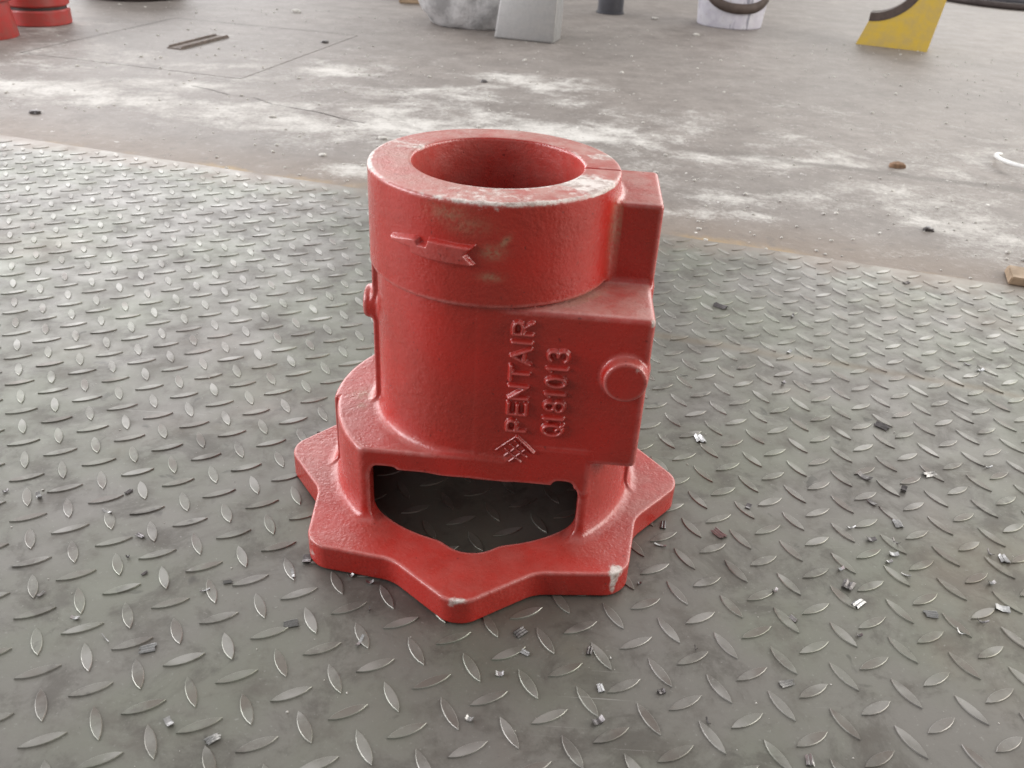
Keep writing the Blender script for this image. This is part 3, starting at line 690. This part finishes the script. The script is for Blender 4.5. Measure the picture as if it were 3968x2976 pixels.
# dark and pale crumbs one can pick out on the concrete
for k, (cx, cy, s_, mt) in enumerate([(-33.6, 39.7, 0.40, M_DARK), (-3.3, 58.5, 0.32, M_DARK), (-20.5, 73, 0.35, M_DARK), (-17.7, 42.3, 0.28, M_GRIT), (-9, 38.2, 0.3, M_GRIT), (-12.2, 33.6, 0.22, M_GRIT), (20.6, 92, 0.35, M_GRIT), (17, 104, 0.45, M_GRIT), (-28, 92, 0.5, M_GRIT), (23.6, 26, 0.3, M_DARK)]):
    o = link('floor_crumb', lump('floor_crumb', s_, s_*0.7, s_*0.45, 20+k, 0.08, mt, 0.5, 10), mt); o.location = at(cx, cy)
    dk = mt is M_DARK
    tag(o, 'small dark crumb lying on the concrete floor' if dk else 'small pale crumb lying on the concrete floor', 'crumb', 'dark crumbs on the concrete' if dk else 'pale crumbs on the concrete')

# ------------------------------------------------------------------ machining shavings on the plate
fpx = 3381.39
def ground(px, py, z=0.0):
    d = fw+rt*((px-1984)/fpx)-up*((py-1488)/fpx); s_ = (z-M.translation.z)/d.z; return M.translation+d*s_
def gvec(px, py, ang, ln):
    a = ground(px, py); c, s_ = math.cos(R(ang))*ln/2, -math.sin(R(ang))*ln/2
    p1 = ground(px-c, py-s_); p2 = ground(px+c, py+s_); d = p2-p1; return a, math.atan2(d.y, d.x), d.length
def shav_ribbed(L, rg, n=3):
    wd = L*rg.uniform(0.5, 0.75); v = []; f = []; tk = 0.0005; m = 2*n+1; nl = 4
    amp = wd/n*rg.uniform(0.30, 0.5); cur = rg.uniform(-0.25, 0.35)*L; fan = rg.uniform(0.75, 1.25)
    js = rg.uniform(-0.10, 0.10, m)*L; je = rg.uniform(-0.10, 0.10, m)*L
    for zo in (0, -tk):
        for i in range(nl):
            t_ = i/(nl-1)
            for k in range(m):
                yy = (-wd/2+wd*k/(m-1))*(1+(fan-1)*t_)
                v.append((-L/2+L*t_+js[k]*(1-t_)+je[k]*t_, yy, amp*(k % 2)+0.0008+cur*(t_-0.5)**2+zo))
    T = nl*m
    for i in range(nl-1):
        for k in range(m-1):
            a = i*m+k; f += [(a, a+m, a+m+1, a+1), (T+a, T+a+1, T+a+m+1, T+a+m)]
    for i in range(nl-1):
        a = i*m; f += [(a, T+a, T+a+m, a+m)]; a += m-1; f += [(a, a+m, T+a+m, T+a)]
    for k in range(m-1):
        f += [(k, k+1, T+k+1, T+k)]; a = (nl-1)*m+k; f += [(a, T+a, T+a+1, a+1)]
    return v, f
def shav_flake(L, rg, asp=0.5):
    wd = L*asp; v = []; f = []; nn = 5; tk = 0.0006; cur = rg.uniform(0.4, 1.6)*0.001
    for zoff in (0.0, tk):
        for k in range(nn):
            xx = -L/2+L*k/(nn-1); zz = 0.0003+cur*(2*k/(nn-1)-1)**2*2+zoff
            for yy in (-wd/2*rg.uniform(.85, 1.1), wd/2*rg.uniform(.85, 1.1)): v.append((xx, yy, zz))
    m = nn*2
    for k in range(nn-1):
        a = k*2; f += [(a, a+1, a+3, a+2), (m+a, m+a+2, m+a+3, m+a+1), (a, a+2, m+a+2, m+a), (a+1, m+a+1, m+a+3, a+3)]
    f += [(0, m, m+1, 1), (m-2, m-1, 2*m-1, 2*m-2)]
    return v, f
A7 = lambda x, y: (x/1.5421, 1900+y/1.5418, 1/1.5421)
A8 = lambda x, y: (2500+x/1.124, 1500+y/1.124, 1/1.124)
A1 = lambda x, y: (1100+x/1.4747, 2200+y/1.4747, 1/1.4747)
A2 = lambda x, y: (2500+x/1.507, 850+y/1.507, 1/1.507)
SH = [  # map, x, y, length px, image angle, form (R ribbed, F flake, S sliver), tone
 (A7, 885, 948, 115, 14, 'R', 'b'), (A7, 1272, 1490, 110, 28, 'R', 'b'), (A7, 1740, 800, 100, 10, 'R', 'g'), (A7, 1010, 1390, 62, -60, 'F', 'g'),
 (A7, 450, 767, 58, -5, 'F', 'g'), (A7, 248, 622, 55, 35, 'R', 'g'), (A7, 1360, 550, 66, 8, 'R', 'g'), (A7, 1225, 603, 74, 15, 'S', 'g'),
 (A7, 865, 498, 46, 30, 'R', 'd'), (A7, 645, 135, 72, -14, 'S', 'g'), (A7, 235, 40, 36, -60, 'F', 'b'), (A7, 770, 10, 46, 35, 'R', 'd'),
 (A7, 1750, 505, 58, -78, 'S', 'b'), (A7, 1835, 415, 55, 82, 'F', 'd'), (A7, 632, 890, 75, -50, 'N', 'g'), (A7, 2145, 915, 66, 55, 'S', 'b'),
 (A7, 842, 275, 46, -30, 'R', 'd'), (A7, 35, 10, 45, 20, 'F', 'd'), (A7, 765, 402, 28, 10, 'F', 'd'),
 (A8, 238, 228, 42, -60, 'R', 'b'), (A8, 320, 640, 66, -38, 'R', 'g'), (A8, 78, 603, 36, 85, 'R', 'd'), (A8, 65, 692, 62, -14, 'S', 'g'),
 (A8, 1030, 172, 74, -24, 'R', 'd'), (A8, 955, 395, 76, -25, 'F', 'd'), (A8, 1238, 382, 56, 10, 'R', 'g'), (A8, 985, 505, 50, -35, 'F', 'd'),
 (A8, 1100, 598, 46, -60, 'R', 'g'), (A8, 1090, 680, 44, -35, 'S', 'd'), (A8, 1082, 731, 46, -5, 'F', 'b'), (A8, 1060, 763, 32, 5, 'F', 'g'),
 (A8, 848, 797, 32, 0, 'F', 'b'), (A8, 882, 868, 46, 60, 'R', 'd'), (A8, 928, 945, 52, 35, 'R', 'b'), (A8, 1245, 992, 66, -8, 'R', 'b'),
 (A8, 985, 667, 42, 0, 'F', 'd'), (A8, 1135, 822, 52, -18, 'S', 'g'), (A8, 1500, 728, 46, -40, 'S', 'd'), (A8, 1562, 752, 46, -60, 'R', 'g'),
 (A8, 1505, 858, 34, 0, 'F', 'g'), (A8, 1555, 968, 76, -14, 'F', 'b'), (A8, 1465, 1026, 62, -10, 'S', 'd'), (A8, 1370, 1074, 52, -35, 'S', 'b'),
 (A8, 645, 1012, 42, -40, 'R', 'g'), (A8, 562, 893, 26, 20, 'F', 'g'), (A8, 615, 1293, 70, 12, 'R', 'g'), (A8, 272, 1462, 40, -60, 'S', 'd'),
 (A8, 715, 1628, 58, -80, 'R', 'g'), (A8, 448, 524, 26, 60, 'F', 'd'), (A8, 1490, 352, 42, -5, 'S', 'g'), (A8, 70, 1330, 34, 10, 'F', 'd'), (A8, 220, 1143, 24, -50, 'S', 'd'),
 (A8, 892, 616, 50, -5, 'S', 'g'), (A8, 930, 1086, 30, 0, 'F', 'd'), (A8, 1125, 450, 24, 70, 'F', 'd'),
 (A1, 435, 428, 84, 55, 'S', 'b'), (A1, 492, 88, 52, 4, 'F', 'b'), (A1, 382, 52, 36, 20, 'F', 'b'), (A1, 490, 242, 30, 85, 'S', 'd'),
 (A1, 1350, 372, 80, 32, 'R', 'd'), (A1, 1380, 488, 56, -30, 'R', 'g'), (A1, 1233, 612, 52, 0, 'F', 'b'), (A1, 1745, 482, 46, 75, 'R', 'd'),
 (A1, 1060, 870, 50, -20, 'F', 'g'), (A1, 1810, 692, 56, -70, 'R', 'b'), (A1, 2155, 712, 46, 20, 'R', 'd'), (A1, 1792, 885, 78, 22, 'F', 'd'),
 (A1, 2030, 92, 26, 0, 'F', 'd'), (A1, 1870, 522, 26, -30, 'S', 'b'),
 (A2, 440, 512, 84, -20, 'R', 'd'), (A2, 840, 776, 26, 30, 'F', 'b'), (A2, 1952, 885, 46, -4, 'F', 'b'), (A2, 860, 566, 26, 60, 'S', 'd'),
 (A2, 225, 915, 52, -8, 'N', 'd'), (A2, 805, 962, 22, 20, 'F', 'd'), (A2, 1525, 372, 34, 10, 'R', 'd'), (A2, 1880, 850, 60, -20, 'S', 'd'),
]
TONE = {'b': (M_BRIGHT, 'bright'), 'g': (M_GREY, 'dull grey'), 'd': (M_DARK, 'blackened')}
FORM = {'R': 'ribbed steel shaving', 'F': 'flat steel flake', 'S': 'narrow steel sliver', 'N': 'hair-thin steel thread'}
for k, (mp, sx, sy, ln, ang, form, tone) in enumerate(SH):
    px, py, sc = mp(sx, sy); rg = np.random.RandomState(100+k)
    a, rz, L = gvec(px, py, ang, ln*sc); L *= 0.85
    if form == 'R': vv, ff = shav_ribbed(L, rg, 3 if ln > 60 else 2)
    elif form == 'F': vv, ff = shav_flake(L, rg, rg.uniform(0.45, 0.75))
    elif form == 'S': vv, ff = shav_flake(L, rg, 0.20)
    else: vv, ff = shav_flake(L, rg, 0.05)
    me = mesh('steel_shaving', vv, ff); mt, tn = TONE[tone]; me.materials.append(mt)
    o = link('steel_shaving', me); 
    z0 = 0.0004
    lo_ = min(q[2] for q in vv); o.location = (a.x, a.y, z0-lo_); o.rotation_euler = (0, rg.uniform(-.05, .05), rz)
    dd = math.hypot(a.x, a.y)/P; gap = EO+ES*a.x/P-a.y/P; lp = L/P
    sz = 'tiny' if lp < 0.36 else ('long' if lp > 0.72 else 'short')
    wh = 'close beside the star flange of the red casting' if dd < 8 else ('near the dusty far edge of the tread plate' if gap < 9 else ('out on the open tread plate' if dd < 14 else 'on the tread plate well away from the casting'))
    tag(o, f'{sz} {tn} {FORM[form]} {wh}', 'shaving', f'{tn} {FORM[form]}s on the plate')

# loose grit nobody could count
gv = []; gf = []; rg = np.random.RandomState(5)
ico = bmesh.new(); bmesh.ops.create_icosphere(ico, subdivisions=1, radius=1); iv = np.array([v.co for v in ico.verts]); ifc = [[v.index for v in f.verts] for f in ico.faces]; ico.free()
for k in range(2600):
    if k < 1100: gx, gy = rg.uniform(-45, 45), rg.uniform(-18, 30)
    else: gx, gy = rg.uniform(-60, 60), rg.uniform(14, 95)
    onp = gy < EO+ES*gx
    if math.hypot(gx, gy) < 6.2: continue
    s_ = abs(rg.normal(0, 0.012))+0.008 if onp else abs(rg.normal(0, 0.06))+0.03
    b = len(gv); q = iv*rg.uniform(0.6, 1.2, (len(iv), 1))*np.array([s_, s_*rg.uniform(.6, 1), s_*0.6])
    for p in q: gv.append(((gx+p[0])*P, (gy+p[1])*P, (0 if onp else Zc)+(p[2]+s_*0.3)*P))
    gf += [[i+b for i in f] for f in ifc]
g_o = link('loose_grit', mesh('loose_grit', gv, gf, True), M_GRIT); tag(g_o, 'fine pale grit strewn over plate and concrete', 'grit', kind='stuff')
